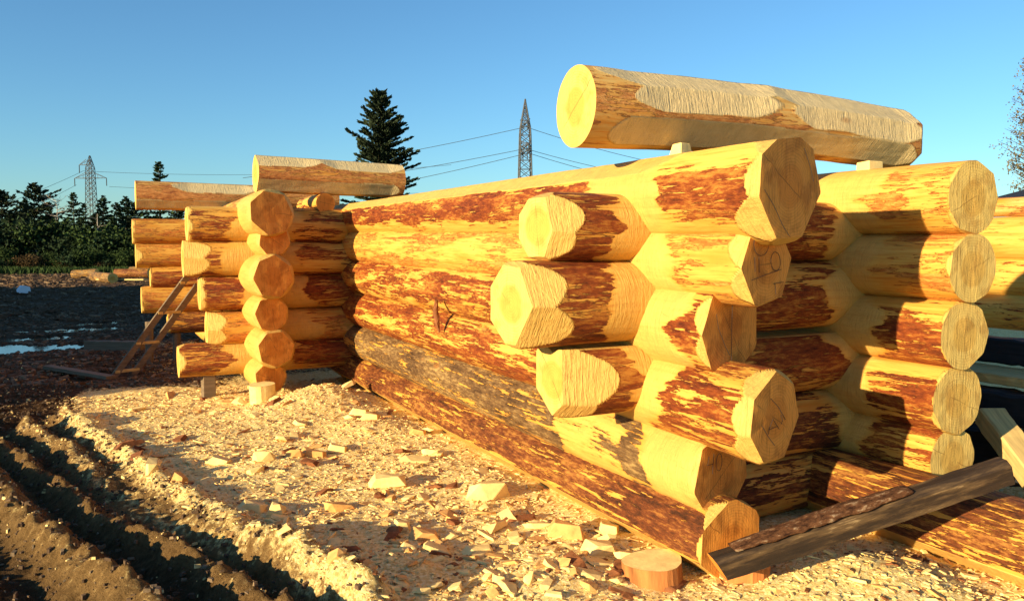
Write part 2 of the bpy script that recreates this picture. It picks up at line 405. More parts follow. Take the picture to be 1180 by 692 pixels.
# ------------------------------------------------------------------ logs
def make_log(name, label, p0, p1, r0, r1, mat='red', bark=.5, bare=(), cuts=(), ends=('end_pale', 'end_pale'), cham=(None, None),
             tilt=(0, 0), seed=0, nth=96, ds=.02, groove=None, group=None, cat='log', band=None, wob=.03, lens=0):
    """cham = list of (angle deg, depth fraction d0, slope) of hewing planes at that end; cuts = (angle, depth, s0, s1, ramp) along the log."""
    p0, p1 = Vector(p0), Vector(p1); Lg = (p1 - p0).length
    d = (p1 - p0).normalized(); yv = Vector((0, 0, 1)).cross(d).normalized(); zv = d.cross(yv)
    rs = []; s = 0
    while s < Lg:
        rs.append(s); e = min(s, Lg - s); s += ds * (.6 if e < .35 else (1.0 if e < .9 else 1.7))
    if Lg - rs[-1] < ds * .3: rs.pop()
    rs.append(Lg); rs = np.array(rs)
    th = np.arange(nth) * 2 * np.pi / nth
    SS, TH = np.meshgrid(rs, th, indexing='ij')
    rad = r0 + (r1 - r0) * SS / Lg
    cy, cz = np.cos(TH), np.sin(TH)
    o = seed * 13.7
    rad = rad * (1 + wob * fbm(SS * .9 + o, cy * 1.2, cz * 1.2, 3, seed) + .012 * fbm(SS * 5 + o, cy * 3, cz * 3, 2, seed + 3))
    base = rad.copy(); chop = np.zeros_like(rad)
    if groove:
        gt, hw, dep = groove; dd = np.abs((np.degrees(TH) - gt + 180) % 360 - 180)
        rad = rad * (1 - dep * np.clip(1 - dd / hw, 0, 1)); chop = np.maximum(chop, (dd < hw) * 1.0)
    def plane(ang, dist):
        nonlocal rad, chop
        c = np.cos(TH - R(ang)); lim = np.where(c > .05, dist / np.maximum(c, .05), 9)
        chop = np.where(lim < base * 1.0, np.maximum(chop, sstep(-.002, .003, base - lim)), chop)
        rad = np.minimum(rad, lim)
    for c in cuts:
        ang, dep, s0, s1 = c[:4]; rp = c[4] if len(c) > 4 else .15
        out = np.maximum(np.maximum(s0 - SS, SS - s1), 0)
        jit = .0035 * fbm(SS * 4 + o, cy * 2, cz * 2, 3, seed + 9)
        plane(ang, (dep * (r0 + (r1 - r0) * SS / Lg)) + out * rp + jit)
    for e, ch in enumerate(cham):
        if not ch: continue
        se = SS if e == 0 else Lg - SS; rr = r0 if e == 0 else r1
        for ang, d0, sl in ch: plane(ang, d0 * rr + sl * se + .002 * fbm(SS * 9 + o, cy * 3, cz * 3, 2, seed + 5))
    bk = np.full_like(rad, bark)
    bk = bk + .28 * fbm(SS * .8 + o, cy * 1.6, cz * 1.6, 2, seed + 31)
    if band is not None:
        ba, bw, bs = band; dd = np.abs((np.degrees(TH) - ba + 180) % 360 - 180); bk = bk + bs * (np.exp(-(dd / bw) ** 2) - .35)
    for bb in bare:
        s0, s1 = bb[:2]; k = bb[2] if len(bb) > 2 else 1
        e = .045 * np.sin(TH * 2 + seed * 1.7) + .17 * fbm(SS * 2.2 + o, cy * 2.0, cz * 1.6, 3, seed + 8)
        z = sstep(s0 - .09, s0 + .02, SS + e) * (1 - sstep(s1 - .02, s1 + .09, SS + e)); bk = bk * (1 - z * k); chop = np.maximum(chop, z * .8 * k)
    bk = np.clip(bk * (1 - np.clip(chop * 1.6, 0, 1) * (chop > .82)), 0, 1.2)
    # a sawn face may stand slightly askew
    lat = rad * cy
    sh = -math.tan(R(tilt[0])) * lat * np.exp(-SS / .25) - math.tan(R(tilt[1])) * lat * np.exp(-(Lg - SS) / .25)
    V = np.stack([SS + sh, rad * cy, rad * cz], -1)
    if lens: V[..., 2] += lens * np.sin(np.pi * SS / Lg)
    n, m = SS.shape; ix = np.arange(n * m).reshape(n, m); nx = np.roll(ix, -1, 1)
    F = np.stack([ix[:-1], nx[:-1], nx[1:], ix[1:]], -1).reshape(-1, 4)
    ob = mesh_obj(name, V.reshape(-1, 3), F, M[mat], smooth=True, attrs={'bark': bk, 'chop': chop})
    ob.matrix_world = Matrix.Translation(p0) @ Matrix((d, yv, zv)).transposed().to_4x4()
    tag(ob, label, cat, group)
    for e in (0, 1):
        rim = V[0] if e == 0 else V[-1]; cx = Lg * e
        cen = np.array([cx, 0, 0]); vs = [rim]; fr = (.86, .7, .5, .3, .12)
        for f in fr:
            q = cen + (rim - cen) * f; q[:, 0] += .003 * fbm(q[:, 1] * 18 + o, q[:, 2] * 18, 0, 2, seed + e); vs.append(q)
        vs.append(cen[None]); Vc = np.concatenate(vs); Vc[:, 0] -= cx
        fs = []
        for k in range(len(fr)):
            for i in range(m):
                a, b = k * m + i, k * m + (i + 1) % m; fs.append((a, b, b + m, a + m) if e else (a, a + m, b + m, b))
        c0 = len(Vc) - 1
        for i in range(m):
            a, b = len(fr) * m + i, len(fr) * m + (i + 1) % m; fs.append((a, b, c0) if e else (a, c0, b))
        cp = mesh_obj('cut_end', [tuple(q) for q in Vc], fs, M[ends[e]], ob, smooth=True); cp.location = (cx, 0, 0)
        ob['face%d' % e] = 1
    return ob
def ylog(label, x0, x1, y0, y1, z0, z1, r0, r1, **k): return make_log('log', label, (x0, y0, z0), (x1, y1, z1), r0, r1, **k)
def xlog(label, x0, x1, y, z0, z1, r0, r1, **k): return make_log('log', label, (x0, y, z0), (x1, y, z1), r0, r1, **k)
def ch(n, d0, sl, a0=0, j=6, seed=0):
    q = random.Random(seed); return [(a0 + 360 * k / n + q.uniform(-j, j), d0 * q.uniform(.96, 1.04), sl * q.uniform(.75, 1.3)) for k in range(n)]

XA, YB, XC, YE, XD, YF = 2.52, 3.27, 3.90, 8.42, 1.50, 11.3
GA, GB, GC, GD, GE, GF = ('logs of the long wall facing the camera side', 'cross logs at the near corner', 'logs of the right hand wall',
    'logs of the left column wall', 'cross logs joining the left column', 'cross logs of the farthest corner')
BE = ('end_brown', 'end_pale')
# --- long wall A (local +y = sunny side, angle 0; 90 = up)
A1 = ylog('thickest top log of the long wall, hewn flat on top, with a brown many-sided end', XA, XA, 2.385, 8.95, 1.735, 1.80, .243, .185,
     mat='red', bark=.46, band=(-4, 27, .85), bare=[(.62, 1.05, .85)], cuts=[(52, .86, .75, 9, .1), (82, .80, .0, 9), (112, .88, 0, 9)], cham=(ch(7, .86, .40, 8, 5, 1), None), tilt=(13.2, 0), ends=BE, seed=1, nth=160, ds=.014, group=GA)
A2 = ylog('mostly bare yellow second log of the long wall, loops pencilled on its end', XA, XA, 2.50, 8.95, 1.42, 1.50, .19, .18,
     mat='orange', bark=.50, bare=[(.46, .95)], cham=(ch(6, .84, .40, 20, 6, 2), None), tilt=(13.2, 0), ends=BE, seed=2, nth=144, ds=.014, group=GA)
A3 = ylog('third log of the long wall with a dry twig hanging from it', XA, XA, 2.71, 8.9, 1.12, 1.18, .215, .185,
     mat='red', bark=.60, bare=[(.12, .85)], cham=(ch(7, .88, .5, 26, 6, 3), None), tilt=(13.2, 0), ends=BE, seed=3, nth=144, ds=.014, group=GA)
A4 = ylog('red scaly fourth log of the long wall, end with pencil strokes above the number 40', XA, XA, 2.44, 8.95, .775, .84, .205, .185,
     mat='red', bark=.66, bare=[(.60, .95, .9)], cham=(ch(7, .84, .55, 10, 5, 4), None), tilt=(13.2, 0), ends=BE, seed=4, nth=144, ds=.014, group=GA)
A5 = ylog('brownish weathered fifth log of the long wall, 40 pencilled on its end', XA, XA, 2.75, 8.9, .455, .50, .205, .18,
     mat='grey', bark=.72, band=(30, 60, .2), bare=[(-.1, .30), (.6, 1.1, .55)], cham=(ch(7, .88, .5, 15, 5, 5), None), tilt=(13.2, 0), ends=BE, seed=5, nth=144, ds=.014, group=GA)
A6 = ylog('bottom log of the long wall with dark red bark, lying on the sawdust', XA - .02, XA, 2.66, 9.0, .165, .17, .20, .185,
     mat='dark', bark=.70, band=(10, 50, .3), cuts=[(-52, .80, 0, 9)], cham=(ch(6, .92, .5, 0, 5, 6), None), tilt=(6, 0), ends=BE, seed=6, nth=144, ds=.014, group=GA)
# --- cross logs B (angle 180 = camera side)
B1 = xlog('highest cross log of the near corner, pale end beside a small rounded facet', 1.84, 4.35, YB, 1.585, 1.57, .165, .165, mat='red', bark=.74,
     bare=[(.34, .93), (1.86, 2.4)], cham=([(160, .62, .42), (205, .68, .5), (90, .80, .4), (270, .85, .4), (0, .85, .4), (45, .85, .4), (320, .85, .4)], None), tilt=(8, 0), seed=11, nth=144, ds=.012, group=GB)
B2 = xlog('thick middle cross log of the near corner sticking out farthest to the left', 1.705, 4.35, YB, 1.225, 1.22, .205, .185, mat='red', bark=.72,
     bare=[(.50, 1.03), (1.98, 2.5)], cham=([(150, .70, .32), (215, .66, .30), (95, .86, .6), (270, .9, .6), (0, .84, .5), (45, .86, .5), (310, .84, .5)], None), tilt=(7, 0), seed=12, nth=144, ds=.012, group=GB)
B3 = xlog('lowest protruding cross log of the near corner, notch in its pointed end', 1.925, 4.35, YB, .86, .85, .185, .185, mat='red', bark=.74,
     bare=[(.34, .8), (1.78, 2.3)], cham=([(178, .45, .40), (232, .74, .30), (310, .70, .30), (0, .72, .4), (128, .9, .5)], None), groove=(92, 34, .30), tilt=(5, 0), seed=13, nth=144, ds=.012, group=GB)
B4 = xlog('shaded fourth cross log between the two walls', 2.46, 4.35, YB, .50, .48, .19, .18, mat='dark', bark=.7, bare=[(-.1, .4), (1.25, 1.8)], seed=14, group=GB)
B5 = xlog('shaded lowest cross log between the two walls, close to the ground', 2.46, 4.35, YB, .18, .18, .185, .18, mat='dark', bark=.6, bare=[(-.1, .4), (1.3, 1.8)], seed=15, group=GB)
# --- right hand wall C
CE = ('end_saw', 'end_pale')
for lab, y0, z, r, mt, bk, sd_, bare in (
    ('top log of the right hand wall, mostly bare, round end highest', 2.50, 1.735, .185, 'orange', .40, 21, [(.45, 1.1, .8)]),
    ('second log of the right hand wall with deep saw scratches on its end', 2.49, 1.385, .172, 'orange', .42, 22, [(.5, 1.1)]),
    ('third log of the right hand wall with grey bark near the shadow edge', 2.52, 1.045, .178, 'red', .54, 23, [(.5, 1.1)]),
    ('fourth log of the right hand wall with long red bark strips', 2.545, .71, .182, 'red', .60, 24, [(.42, 1.1)]),
    ('fifth log of the right hand wall, end half hidden by the beam', 2.56, .40, .165, 'red', .60, 25, [(.42, 1.1)])):
    ylog(lab, XC, XC, y0, 8.95, z, z + .04, r, r * .97, mat=mt, bark=bk, bare=bare, ends=CE, tilt=(-3, 0), seed=sd_, nth=144, ds=.014, group=GC, cham=(ch(9, .965, .6, 0, 8, sd_), None))
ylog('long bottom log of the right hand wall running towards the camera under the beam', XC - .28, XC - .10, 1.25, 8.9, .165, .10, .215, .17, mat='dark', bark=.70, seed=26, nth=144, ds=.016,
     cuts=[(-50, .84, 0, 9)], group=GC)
# --- left column D and its cross logs E
for k, (u, v, rr, y0, mt, bk) in enumerate(((313, 245, .225, 7.72, 'orange', .55), (316, 277, .165, 7.80, 'orange', .4), (315, 319, .215, 7.66, 'red', .5),
        (313, 362, .175, 7.74, 'orange', .5), (318, 402, .19, 7.70, 'orange', .55), (312, 435, .165, 7.78, 'orange', .3))):
    d = ray(u, v); t = y0 / d.y; p = Vector((0, 0, EYE)) + d * t
    lab = ['topmost hexagonal end log of the left column', 'small second log down the left column with a cross saw mark', 'broad third log down the left column, eight-sided end',
           'fourth log down the left column', 'fifth log down the left column, sixth sits right below', 'lowest log of the left column, square saw mark, resting on the round post'][k]
    ylog(lab, p.x, p.x + .03, y0, 13.2, p.z, p.z - (.02 if k else .05), rr, rr * .86, mat=mt, bark=bk, bare=[(-.1, .8, .8)], ends=('end_brown', 'end_pale'), tilt=(13.2, 0),
         cham=(ch(7, .84, .5, 10 * k, 6, 40 + k), None), seed=41 + k, nth=72, ds=.03, group=GD)
for k, (x0, z, r, bk, mt, c) in enumerate(((.83, 1.70, .18, .60, 'red', None), (.79, 1.365, .178, .62, 'red', [(200, .55, .35), (150, .6, .3)]), (.93, 1.02, .175, .72, 'red', None),
        (.99, .67, .172, .62, 'orange', [(150, .6, .4), (210, .6, .4)]), (.72, .37, .165, .68, 'red', [(180, .8, .6), (90, .8, .5)]))):
    lab = ['highest cross log behind the left column', 'cross log of the left column with a wedge-cut left tip', 'third cross log of the left column with dark red bark',
           'short cross log of the left column just above the lowest one', 'lowest cross log of the left column, sticking out farthest left above the ground'][k]
    xlog(lab, x0, 3.1, YE, z, z, r, r, mat=mt, bark=bk, bare=[(.45, 1.0)], cham=(c or ch(8, .9, .5, 0, 8, 50 + k), None), seed=51 + k, nth=72, ds=.03, group=GE)
# --- farthest corner F
for k, (x0, z, r) in enumerate(((.47, 1.67, .16), (.50, 1.365, .16), (.66, 1.085, .15), (.55, .80, .175), (.85, .50, .15))):
    lab = ['highest stub at the farthest left corner, under the far roof log', 'second stub at the farthest left corner', 'short third stub at the farthest left corner',
           'fourth stub at the farthest left corner behind the ladder', 'shaded lowest log of the farthest left corner'][k]
    xlog(lab, x0, 3.4, YF, z, z, r, r, mat=['orange', 'orange', 'red', 'orange', 'dark'][k], bark=[.62, .5, .62, .5, .7][k], cham=([(180, .8, .4)] if k == 1 else ch(8, .93, .5, 0, 8, 60 + k), None), seed=61 + k, nth=64, ds=.035, group=GF)
# --- loose logs lying on top
TOP = 'loose logs lying across the wall tops'
xlog('big pale log lying highest across the long wall and the right hand wall', 2.06, 4.47, YB + .02, 2.155, 2.130, .192, .178, mat='chalk', bark=.36, band=(180, 50, .3), lens=.03,
     cuts=[(122, .84, .30, 1.02, .12), (165, .91, .40, .98, .1), (128, .84, 1.30, 2.2, .14), (172, .91, 1.4, 2.15, .1), (225, .90, .2, 2.2, .2)], cham=(None, [(180, .5, .7), (90, .45, .8), (135, .5, .7), (230, .6, .7), (280, .6, .7), (0, .6, .7), (45, .6, .7)]), tilt=(-3, 0), seed=71, nth=160, ds=.013, group=TOP)
xlog('pale log lying across the top between the left column and the long wall', 1.49, 3.02, YE, 2.215, 2.195, .185, .18, mat='chalk', bark=.50, band=(180, 50, .3),
     cuts=[(125, .84, -.1, .45, .12), (125, .84, .80, 1.36, .14), (225, .9, 0, 1.4, .2)], seed=72, nth=96, ds=.02, group=TOP)
xlog('farthest pale log lying across the left walls with an oval hewn patch', .52, 3.1, YF, 2.13, 2.13, .185, .17, mat='chalk', bark=.58, band=(180, 50, .3),
     cuts=[(135, .84, .62, 1.3, .14), (225, .92, 0, 1.6, .2)], seed=73, nth=80, ds=.025, group=TOP)
xlog('log hidden behind the farthest pale log, only its left tip showing', .60, 3.1, YF + .62, 2.14, 2.14, .165, .16, mat='chalk', bark=.6, seed=74, nth=64, ds=.04, group=TOP)
ylog('small shaded log end tucked under the pale log beside the long wall', 2.17, 2.17, 8.32, 9.2, 1.93, 1.93, .105, .10, mat='red', bark=.5, ends=BE, seed=75, nth=64, ds=.03, tilt=(13.2, 0))

# wooden wedges under the big top log
def block(name, label, cat, p, dim, rz, mat='chip', taper=.7, parent=None):
    b = MB(); w, d, h = dim
    vs = [(-w / 2, -d / 2, 0), (w / 2, -d / 2, 0), (w / 2, d / 2, 0), (-w / 2, d / 2, 0), (-w / 2 * taper, -d / 2 * taper, h), (w / 2 * taper, -d / 2 * taper, h), (w / 2 * taper, d / 2 * taper, h * .93), (-w / 2 * taper, d / 2 * taper, h * .93)]
    b.add(vs, [(3, 2, 1, 0), (4, 5, 6, 7), (0, 1, 5, 4), (1, 2, 6, 5), (2, 3, 7, 6), (3, 0, 4, 7)])
    o = b.build(name, M[mat]); o.location = p; o.rotation_euler = (0, 0, rz)
    bv = o.modifiers.new('bevel', 'BEVEL'); bv.width = .004
    return tag(o, label, cat)
block('wedge', 'small wooden wedge under the big top log on the long wall', 'wedge', (2.60, YB - .10, 1.925), (.10, .08, .075), .2)
block('wedge', 'pale square block under the big top log on the right hand wall', 'wedge', (3.92, YB - .14, 1.895), (.12, .09, .075), 0, taper=.95)

# --- farther wall G on the right
GG = 'logs of the farther wall at the right edge'
for k, (z, r, mt, bk) in enumerate(((1.87, .095, 'chalk', .4), (1.56, .215, 'orange', .30), (1.19, .20, 'red', .4), (.86, .19, 'red', .45))):
    lab = ['thin rounded pole on top of the farther wall at the right edge', 'highest thick log of the farther wall at the right edge', 'middle log of the farther wall at the right edge',
           'lowest lit log of the farther wall at the right edge, above the black beams'][k]
    ylog(lab, 8.0, 8.0, [4.55, 3.6, 3.6, 3.6][k], 12, z, z, r, r, mat=mt, bark=bk, seed=81 + k, nth=72, ds=.03, group=GG)
def beam(name, label, cat, a, b, w, h, mat, seed=0, parts=None):
    a, b = Vector(a), Vector(b); q = (b - a).to_track_quat('X', 'Z').to_matrix(); n = max(8, int((b - a).length / .05)); rd = random.Random(seed)
    m = MB(); L_ = (b - a).length
    for i in range(n + 1):
        x = L_ * i / n
        for sy, sz in ((-1, -1), (1, -1), (1, 1), (-1, 1)):
            m.v.append((x, sy * w / 2 + rd.uniform(-1, 1) * w * .02, sz * h / 2 + rd.uniform(-1, 1) * h * .03))
    for i in range(n):
        for k in range(4): m.f.append((i * 4 + k, i * 4 + (k + 1) % 4, i * 4 + 4 + (k + 1) % 4, i * 4 + 4 + k))
    m.f += [(3, 2, 1, 0), (n * 4, n * 4 + 1, n * 4 + 2, n * 4 + 3)]
    o = m.build(name, M[mat]); o.matrix_world = Matrix.Translation(a) @ q.to_4x4()
    bv = o.modifiers.new('bevel', 'BEVEL'); bv.width = min(w, h) * .08
    return tag(o, label, cat)
BB = 'black beams beyond the right hand wall'
for lab, a, b, w, h, mt in (
    ('uppermost black beam directly under the farther wall', (5.45, 2.6, .79), (5.45, 8.5, .79), .16, .17, 'black'),
    ('pale plank lying between the black beams', (5.2, 2.5, .66), (5.2, 8, .66), .4, .06, 'pale_plank'),
    ('middle black beam below the pale plank', (5.0, 2.4, .50), (5.0, 8, .50), .22, .20, 'black'),
    ('bottom black beam behind the pale slab', (4.85, 2.2, .24), (4.85, 8, .24), .25, .3, 'black')):
    o = beam('beam', lab, 'beam', a, b, w, h, mt, 3)
    if mt == 'black': o['group'] = BB
    else: o.name = 'plank'; o['category'] = 'plank'
beam('slab', 'pale squared timber leaning down at the right edge behind the beam end', 'timber slab', at_d(1140, 478, 4.7), at_d(1240, 610, 3.9), .15, .12, 'pale_plank', 5)
# --- weathered beam leaning in front
bk = NT('beam_wood', .7, .3)
cc = bk.coord((1.2, 9, 9)); nn = bk.noise(cc, 2, 6, .7)
colb = bk.ramp(nn, [(.3, (.010, .006, .004)), (.5, (.032, .018, .010)), (.62, (.11, .065, .03)), (.72, (.40, .28, .15))])
M['beam'] = bk.done(colb, bk.bump(nn, .8, .01))
pa, pb = at_d(826, 652, 3.22), at_d(1157, 541, 3.42)
def bark_beam():
    Lb = (pb - pa).length; n = 90; q = (pb - pa).to_track_quat('X', 'Z').to_matrix()
    prof = [(-.050, -.050), (.045, -.052), (.056, .0), (.050, .040), (.02, .056), (-.03, .054), (-.052, .030)]
    k = len(prof); P = []
    for i in range(n + 1):
        x = Lb * i / n
        for j, (y, z) in enumerate(prof):
            nz = fbm(np.array([x * 5 + j * 3.1]), np.array([j * 1.7]), 0, 3, 5)[0]; P.append((x - .02 * (z / .06) * (i == 0), y * (1 + .08 * nz), z * (1 + .10 * nz)))
    F = [(i * k + j, i * k + (j + 1) % k, (i + 1) * k + (j + 1) % k, (i + 1) * k + j) for i in range(n) for j in range(k)]
    o = mesh_obj('beam', P, F, M['beam']); o.matrix_world = Matrix.Translation(pa) @ q.to_4x4()
    tag(o, 'old dark split beam leaning across the lower right in front of the walls', 'beam')
    for e in (0, 1):
        ring = P[:k] if e == 0 else P[-k:]
        mesh_obj('cut_end', ring, [tuple(range(k))[::(-1 if e == 0 else 1)]], M['end_brown'], o)
    # bark strip along its upper edge
    BV = []; BF = []; m = 9
    for i in range(n + 1):
        x = Lb * (.06 + .60 * i / n); taper = math.sin(math.pi * i / n) ** .35
        for j in range(m):
            y = -.052 + .088 * j / (m - 1)
            nz = fbm(np.array([x * 16]), np.array([j * .8]), 0, 3, 8)[0]
            BV.append((x, y * (.8 + .3 * taper), .052 + (.018 * taper * math.sin(math.pi * j / (m - 1)) ** .5) + .012 * nz * taper))
    for i in range(n):
        for j in range(m - 1): BF.append((i * m + j, i * m + j + 1, (i + 1) * m + j + 1, (i + 1) * m + j))
    bo = mesh_obj('bark', BV, BF, M['barkstrip'], o, smooth=True); so = bo.modifiers.new('thick', 'SOLIDIFY'); so.thickness = .012
bs = NT('rough_bark', .9, .1); n_b = bs.noise(bs.coord((1.5, 3, 3)), 12, 6, .75)
M['barkstrip'] = bs.done(bs.ramp(n_b, [(.35, (.035, .014, .008)), (.55, (.15, .065, .03)), (.68, (.48, .35, .22))]), bs.bump(n_b, 1, .02))
bark_beam()

# --- twig hanging on the third long-wall log
tw_ = MB(); a = Vector((XA - .245, 4.83, 1.33)); 
d = ray(503, 345); t = (XA - .26) / d.x; a = Vector((0, 0, EYE)) + d * t
d = ray(506, 383); t = (XA - .235) / d.x; b_ = Vector((0, 0, EYE)) + d * t
tw_.tube([a, a.lerp(b_, .35) + Vector((-.01, .012, 0)), a.lerp(b_, .7) + Vector((-.012, -.008, 0)), b_], [.012, .022, .02, .006], 8)
tw_.tube([a.lerp(b_, .9), a.lerp(b_, .7) + Vector((-.03, -.05, 0)), a.lerp(b_, .55) + Vector((-.03, -.11, .03))], [.007, .005, .003], 5)
tw_.tube([a.lerp(b_, .1), a.lerp(b_, .3) + Vector((-.03, -.05, 0))], [.006, .003], 5)
tag(tw_.build('twig', M['chip3'], smooth=True), 'dry brown twig stub hanging on the third log of the long wall', 'twig')

# --- pencil marks on the sawn ends (children of their logs)
def marks(log, strokes, e=0, sc=1.0):
    """strokes: lists of (y, z) in the local end plane seen from outside (x right, z up)"""
    cap = [c for c in log.children if c.name.startswith('cut_end')][e]
    m = MB()
    for s in strokes:
        m.tube([(-.0045 + math.tan(R(13.2)) * (q[0] * sc), -q[0] * sc, q[1] * sc) for q in s], .0013, 5)
    o = m.build('pencil_mark', M['pencil'], cap)
    return o
def arc(cx, cy, rx, ry, a0, a1, n=14, rot=0):
    return [(cx + rx * math.cos(R(a0 + (a1 - a0) * i / n)) * math.cos(rot) - ry * math.sin(R(a0 + (a1 - a0) * i / n)) * math.sin(rot),
             cy + rx * math.cos(R(a0 + (a1 - a0) * i / n)) * math.sin(rot) + ry * math.sin(R(a0 + (a1 - a0) * i / n)) * math.cos(rot)) for i in range(n + 1)]
marks(A2, [arc(-.055, .085, .055, .05, 100, 400), [(-.10, .03), (-.095, -.03)], [(-.07, .03), (-.065, -.035)], arc(.055, .01, .035, .042, 60, 420, rot=.5),
           [(-.12, -.065), (-.02, -.045), (.10, -.025)], [(.045, -.085), (.12, -.08)], [(.055, -.085), (.065, -.13)]])
marks(A4, [[(-.04, .09), (.02, .045), (.075, -.015)], [(-.10, -.015), (-.05, -.07), (0, -.115)], [(-.05, -.06), (-.045, -.035), (-.02, 0), (.0, -.02), (.03, -.05)], [(-.05, -.04), (.02, -.035)], [(.04, .01), (.055, -.015), (.045, -.03)]])
marks(A5, [[(-.105, .105), (-.115, .065), (-.075, .065)], [(-.07, .11), (-.078, .02)], arc(-.03, .065, .022, .04, 0, 360)])
marks(A1, [[(-.19, -.02), (-.12, -.08), (-.05, -.16), (0, -.2)]]); marks(A1, [[(.09, .16), (.14, .09), (.17, .03)]])
marks(A3, [[(-.115, .08), (-.10, .02), (-.05, -.06), (-.01, -.11)], [(0, .16), (.0, .02), (.003, -.16)]])

# --- round post, stump slices, offcuts
def stump(label, p, r, h, mat='stump', name='stump', cat='stump', seed=0):
    n = 32; rd = random.Random(seed); pr = [r * (1 + .06 * math.sin(3 * k * 2 * math.pi / n + seed) + rd.uniform(-.025, .025)) for k in range(n)]
    V = []; 
    for z in (0, .33 * h, .66 * h, h):
        V += [(pr[k] * math.cos(2 * math.pi * k / n), pr[k] * math.sin(2 * math.pi * k / n), z) for k in range(n)]
    F = [(i * n + k, i * n + (k + 1) % n, (i + 1) * n + (k + 1) % n, (i + 1) * n + k) for i in range(3) for k in range(n)] + [tuple(range(n))[::-1]]
    o = mesh_obj(name, V, F, M[mat]); o.location = p; o.rotation_euler = (rd.uniform(-.08, .08), rd.uniform(-.08, .08), rd.uniform(0, 6))
    T = mesh_obj('cut_top', [(q[0], q[1], 0) for q in V[-n:]], [tuple(range(n))], M['chip'], o); T.location = (0, 0, h + .0005)
    return tag(o, label, cat)
p = at_z(304, 472, -.03); stump('short round post holding up the left column', (p.x, p.y + .05, gh(p.x, p.y) - .04), .115, .20, 'chip', 'post', 'post')
p = at_z(758, 668); stump('thick round stump slice with orange bark by the long wall foot', (p.x, p.y + .02, gh(p.x, p.y) - .02), .135, .10, seed=4)
p = at_z(858, 676); stump('low wide stump half hidden under the lower beam end', (p.x + .05, p.y + .06, gh(p.x, p.y) - .03), .12, .10, seed=7)

def chunk_mesh(seed, dims, mat, kind='wedge'):
    rd = random.Random(seed); bm = bmesh.new(); w, d, h = dims
    if kind == 'wedge':
        base = [(-.5, -.5, 0), (.5, -.45, 0), (.45, .5, 0), (-.45, .45, 0), (-.2, -.5, 1), (.42, -.45, .85), (.48, .4, .6), (-.32, .5, .95), (-.5, .1, .35)]
    else:
        base = [(-.5, -.2, 0), (.5, -.1, 0), (.3, .5, 0), (-.35, .5, 0), (-.1, -.5, 0), (-.5, .1, .8), (.45, -.3, .9), (.1, .5, .7), (-.25, -.45, .95), (.55, .25, .3)]
    for q in base: bm.verts.new(((q[0] + rd.uniform(-.1, .1)) * w, (q[1] + rd.uniform(-.1, .1)) * d, (q[2] + rd.uniform(-.12, .12)) * h))
    bmesh.ops.convex_hull(bm, input=bm.verts[:]); 
    for v in [v for v in bm.verts if not v.link_faces]: bm.verts.remove(v)
    bmesh.ops.bevel(bm, geom=bm.edges[:], offset=min(w, d, h) * .03, segments=1, affect='EDGES')
    me = bpy.data.meshes.new('wood_chunk'); bm.to_mesh(me); bm.free(); me.materials.append(M[mat]); return me
def place_mesh(name, me, p, rot, label, cat, group=None, scale=1):
    o = bpy.data.objects.new(name, me); COL.objects.link(o); o.location = p; o.rotation_euler = rot; o.scale = (scale,) * 3
    return tag(o, label, cat, group)
NOT = [  # offcuts one can point at in the picture: u, v(base), width px, depth m, height px, material, label
    (562, 576, 48, .14, 22, 'chip', 'large pale block lying alone in the sawdust midway along the long wall'),
    (652, 622, 38, .10, 22, 'chip2', 'orange offcut standing in the dark hollow near the wall foot'),
    (690, 640, 36, .10, 15, 'chip', 'flat offcut between the stump slice and the dark hollow'),
    (722, 648, 24, .07, 14, 'chip', 'splintered offcut touching the left side of the stump slice'),
    (702, 618, 24, .09, 14, 'chip', 'tall pale splinter block right under the bottom log'),
    (443, 562, 40, .10, 14, 'chip', 'long pale slab chunk left of the large lone block'),
    (389, 590, 34, .09, 12, 'chip2', 'orange chunk in front of the long ridge of sawdust'),
    (317, 594, 18, .07, 15, 'chip', 'small upright cube of wood beside the orange chunk'),
    (287, 590, 32, .08, 13, 'chip', 'pale rectangular chunk nearest the pale rut ridge'),
    (338, 528, 20, .08, 12, 'chip2', 'squared chunk in the middle row of the scattered offcuts'),
    (357, 527, 32, .08, 10, 'chip2', 'long low orange chunk in the middle row'),
    (386, 522, 22, .07, 11, 'chip', 'bright short chunk at the right of the middle row'),
    (301, 532, 24, .08, 13, 'chip', 'bright chunk at the left of the middle row'),
    (250, 536, 24, .08, 10, 'chip', 'yellow block casting a shadow at the left of the offcuts'),
    (204, 561, 14, .06, 14, 'chip2', 'small upright chip on the edge of the rut'),
    (172, 545, 14, .06, 14, 'chip', 'leaning chip on top of the pale rut ridge'),
    (412, 478, 22, .10, 12, 'chip', 'upper pale slab lying by the far end of the long wall'),
    (425, 488, 22, .08, 10, 'chip', 'lower pale slab lying by the far end of the long wall'),
    (495, 525, 18, .06, 8, 'chip', 'white curl of wood halfway to the long wall'),
    (462, 612, 18, .06, 14, 'chip', 'small block in the lower cluster of offcuts'),
    (488, 622, 30, .08, 12, 'chip2', 'wide orange offcut in the lower cluster'),
    (575, 672, 14, .05, 10, 'chip', 'tiny square block alone near the bottom edge'),
    (548, 640, 34, .07, 10, 'chip', 'slanting splinter near the bottom edge'),
    (600, 600, 40, .06, 5, 'chip3', 'dark strip of bark in the sawdust hollow'),
    (620, 608, 34, .05, 7, 'chip', 'bent curl of wood over the dark hollow'),
    (480, 500, 20, .07, 8, 'chip2', 'orange offcut close to the bottom log of the long wall'),
]
